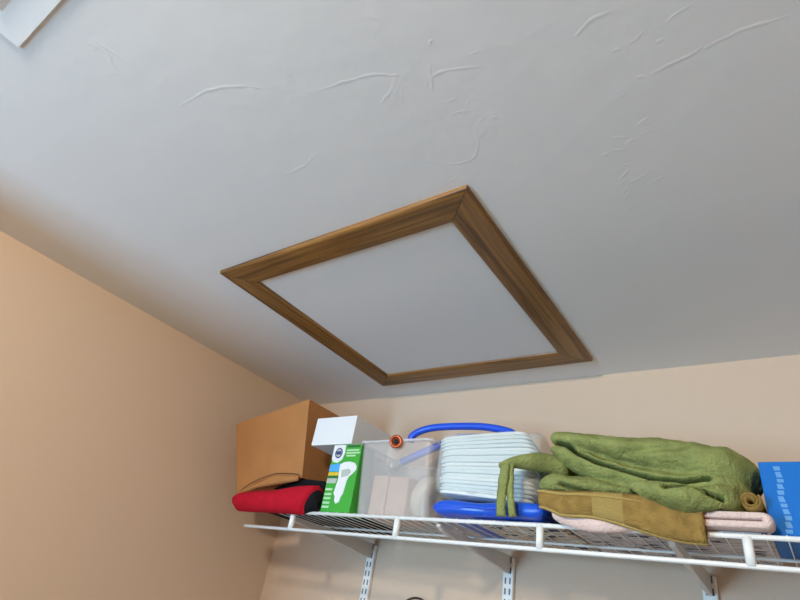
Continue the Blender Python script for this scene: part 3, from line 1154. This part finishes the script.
attach(mt_, mesh_obj('rolled_end', verts, faces, M_MUSTARD, smooth=True))


# big rumpled green towel
def blob(verts, faces, path, n=28, seg=26):
    """soft roll along a path of (x, y, z, ry, rz)"""
    P = catmull([q[:3] for q in path], n)
    R = catmull([(q[3], q[4], 0) for q in path], n)
    base = len(verts)
    for i, (p_, r) in enumerate(zip(P, R)):
        u = i / n
        e = math.sqrt(max(0.0, 1 - abs(2 * u - 1) ** 7))
        e = max(e, 0.05)
        t = (P[min(i + 1, n)] - P[max(i - 1, 0)])
        sl = math.atan2(t.z, t.x)
        for j in range(seg):
            a = 2 * PI * j / seg
            yy, zz = math.cos(a) * r.x * e, math.sin(a) * r.y * e
            verts.append(Vector((p_.x - math.sin(sl) * zz, p_.y + yy, p_.z + math.cos(sl) * zz)))
    for i in range(n):
        for j in range(seg):
            faces.append((base + i * seg + j, base + i * seg + (j + 1) % seg, base + (i + 1) * seg + (j + 1) % seg, base + (i + 1) * seg + j))
    faces.append(tuple(base + j for j in reversed(range(seg))))
    faces.append(tuple(base + n * seg + j for j in range(seg)))


ZG = ZM + 0.0245
gt = empty('green_towel', (1.18, -0.2, ZG))
tag(gt, 'large rumpled olive green towel on top of the towel pile', 'towel', 'towels in the pile')
verts, faces = [], []
blob(verts, faces, [(1.008, -0.285, 2.178, .030, .017), (1.067, -0.262, 2.163, .060, .024), (1.138, -0.235, 2.148, .090, .033), (1.217, -0.235, 2.131, .100, .042), (1.285, -0.235, 2.116, .095, .043), (1.338, -0.235, 2.098, .080, .042)])
blob(verts, faces, [(1.014, -0.300, 2.152, .028, .015), (1.073, -0.298, 2.125, .035, .021), (1.140, -0.296, 2.099, .040, .022), (1.215, -0.290, 2.082, .048, .024), (1.284, -0.285, 2.078, .050, .026), (1.328, -0.270, 2.084, .045, .022)])
blob(verts, faces, [(0.985, -0.24, 2.126, .045, .010), (1.010, -0.235, 2.128, .055, .017), (1.05, -0.225, 2.128, .065, .020), (1.12, -0.21, 2.112, .07, .022)])
blob(verts, faces, [(1.002, -0.305, 2.070, .045, .016), (1.036, -0.300, 2.077, .055, .021), (1.084, -0.300, 2.075, .055, .018), (1.133, -0.295, 2.070, .05, .014), (1.180, -0.29, 2.066, .04, .009)])
blob(verts, faces, [(1.160, -0.330, 2.072, .045, .015), (1.212, -0.345, 2.056, .050, .021), (1.255, -0.345, 2.048, .050, .024), (1.290, -0.325, 2.056, .05, .022), (1.311, -0.31, 2.066, .045, .018)])
blob(verts, faces, [(1.03, -0.20, 2.095, .09, .030), (1.14, -0.19, 2.10, .10, .036), (1.24, -0.19, 2.10, .10, .036), (1.31, -0.19, 2.10, .08, .03)])
gobj = mesh_obj('cloth', verts, faces, M_GREEN)
md = gobj.modifiers.new('remesh', 'REMESH')
md.mode = 'VOXEL'
md.voxel_size = 0.0026
sm = gobj.modifiers.new('smooth', 'SMOOTH')
sm.factor = 0.5
sm.iterations = 3
dg = bpy.context.evaluated_depsgraph_get()
dg.update()
new = bpy.data.meshes.new_from_object(gobj.evaluated_get(dg))
gobj.modifiers.clear()
old = gobj.data
gobj.data = new
new.name = 'green_towel_cloth'
bpy.data.meshes.remove(old)
if not new.materials:
    new.materials.append(M_GREEN)
SLITS = [([(1.028, 2.160), (1.052, 2.152), (1.076, 2.133), (1.107, 2.117), (1.159, 2.101), (1.206, 2.085), (1.245, 2.083), (1.275, 2.089)], 0.050, 0.0030),
         ([(1.223, 2.060), (1.251, 2.066), (1.274, 2.072)], 0.034, 0.0028),
         ([(1.263, 2.064), (1.283, 2.052), (1.292, 2.049)], 0.030, 0.0028),
         ([(1.051, 2.073), (1.074, 2.066), (1.094, 2.062)], 0.020, 0.0028),
         ([(1.152, 2.135), (1.19, 2.136), (1.249, 2.146)], 0.008, 0.007),
         ([(1.076, 2.148), (1.126, 2.130), (1.188, 2.112)], 0.007, 0.009)]


def seg_dist(px, pz, pl):
    best = 9.0
    for (ax, az), (bx_, bz_) in zip(pl, pl[1:]):
        dx, dz = bx_ - ax, bz_ - az
        t = max(0.0, min(1.0, ((px - ax) * dx + (pz - az) * dz) / (dx * dx + dz * dz)))
        best = min(best, math.hypot(px - ax - t * dx, pz - az - t * dz))
    return best


norms = [v_.normal.copy() for v_ in new.vertices]
for v_, nr in zip(new.vertices, norms):
    q = v_.co
    d = 0.0035 * noise.noise(q * 28) + 0.0016 * noise.noise(q * 75) + 0.0006 * noise.noise(q * 260)
    q2 = q + nr * d
    if nr.y < 0.2 and q.y < -0.16:
        # slit position is given on the front of the roll (y = -0.33)
        s = 0.0
        for pl, dep, wid in SLITS:
            ds = seg_dist(q.x, q.z, pl)
            if ds < wid * 3:
                s += dep * math.exp(-(ds / wid) ** 2)
        q2 = q2 + Vector((0, s, 0)) + nr * (-0.15 * s)
    low = ZG if q2.y > -0.365 and q2.x < 1.272 else 2.0385 if q2.y > -0.36 else 2.0
    if q2.z < low:
        q2.z = low + (q2.z - low) * 0.02
    v_.co = q2
for p_ in new.polygons:
    p_.use_smooth = True
attach(gt, gobj)
# wing of the towel reaching left over the pads and its hanging corner strips
wing = []
wf = []
WP = [(0.945, -0.368, 2.100), (0.962, -0.364, 2.109), (0.985, -0.345, 2.118), (1.012, -0.315, 2.127), (1.045, -0.28, 2.128)]
WQ = catmull(WP, 20)
for i, p_ in enumerate(WQ):
    u = i / 20
    hz = 0.005 + 0.013 * smooth01(u * 1.2)
    hy = 0.007 + 0.02 * u
    for j in range(16):
        a = 2 * PI * j / 16
        wing.append((p_.x, p_.y + hy * math.cos(a), p_.z - 0.010 * u + hz * math.sin(a) + 0.0015 * noise.noise(Vector((p_.x * 40, j * .5, 0)))))
for i in range(20):
    for j in range(16):
        wf.append((i * 16 + j, i * 16 + (j + 1) % 16, (i + 1) * 16 + (j + 1) % 16, (i + 1) * 16 + j))
wf.append(tuple(range(16))); wf.append(tuple(320 + j for j in range(16)))
attach(gt, mesh_obj('corner_wing', wing, wf, M_GREEN, smooth=True))


def strip(pts, w, th):
    P = catmull(pts, 18)
    verts, faces = [], []
    for i, p_ in enumerate(P):
        ww = w * (0.75 + 0.35 * noise.noise(Vector((0, 0, p_.z * 60))))
        for dx, dy in ((-ww, 0), (-ww * 0.5, -th), (ww * 0.5, -th), (ww, 0), (ww * 0.5, th), (-ww * 0.5, th)):
            verts.append(p_ + Vector((dx, dy, 0)))
    for i in range(18):
        for j in range(6):
            faces.append((i * 6 + j, i * 6 + (j + 1) % 6, (i + 1) * 6 + (j + 1) % 6, (i + 1) * 6 + j))
    faces.append(tuple(range(6))); faces.append(tuple(108 + j for j in range(6)))
    return mesh_obj('hanging_strip', verts, faces, M_GREEN, smooth=True)


attach(gt, strip([(0.957, -0.369, 2.106), (0.957, -0.373, 2.085), (0.953, -0.372, 2.045), (0.951, -0.365, 2.013)], 0.0125, 0.0035))
attach(gt, strip([(0.966, -0.367, 2.106), (0.966, -0.369, 2.08), (0.968, -0.368, 2.045), (0.971, -0.362, 2.014)], 0.0098, 0.003))

# blue carton at the right
bb = empty('blue_carton', (1.44, -0.25, DECK))
tag(bb, 'bright blue carton with pale lettering at the right end of the shelf', 'carton')
gx0, gx1, gy0, gy1, gz0, gz1 = 1.3405, 1.545, -0.31, -0.16, DECK + 0.001, 2.119
attach(bb, box('body', (gx0, gy0, gz0), (gx1, gy1, gz1), M_BOXBLUE, bevel=0.001, seg=1))
by0 = gy0
zz = 2.112
k = 0
while zz > 2.022:
    hgt = [0.006, 0.008, 0.005, 0.007][k % 4]
    w0 = 1.358 + 0.0015 * math.sin(k)
    decal(bb, [(w0, zz), (w0 + 0.0085 - 0.002 * (k % 2), zz), (w0 + 0.0085, zz - hgt), (w0 + 0.001, zz - hgt)], M_PALEBLUE, 1, 'lettering')
    zz -= hgt + 0.0022
    k += 1
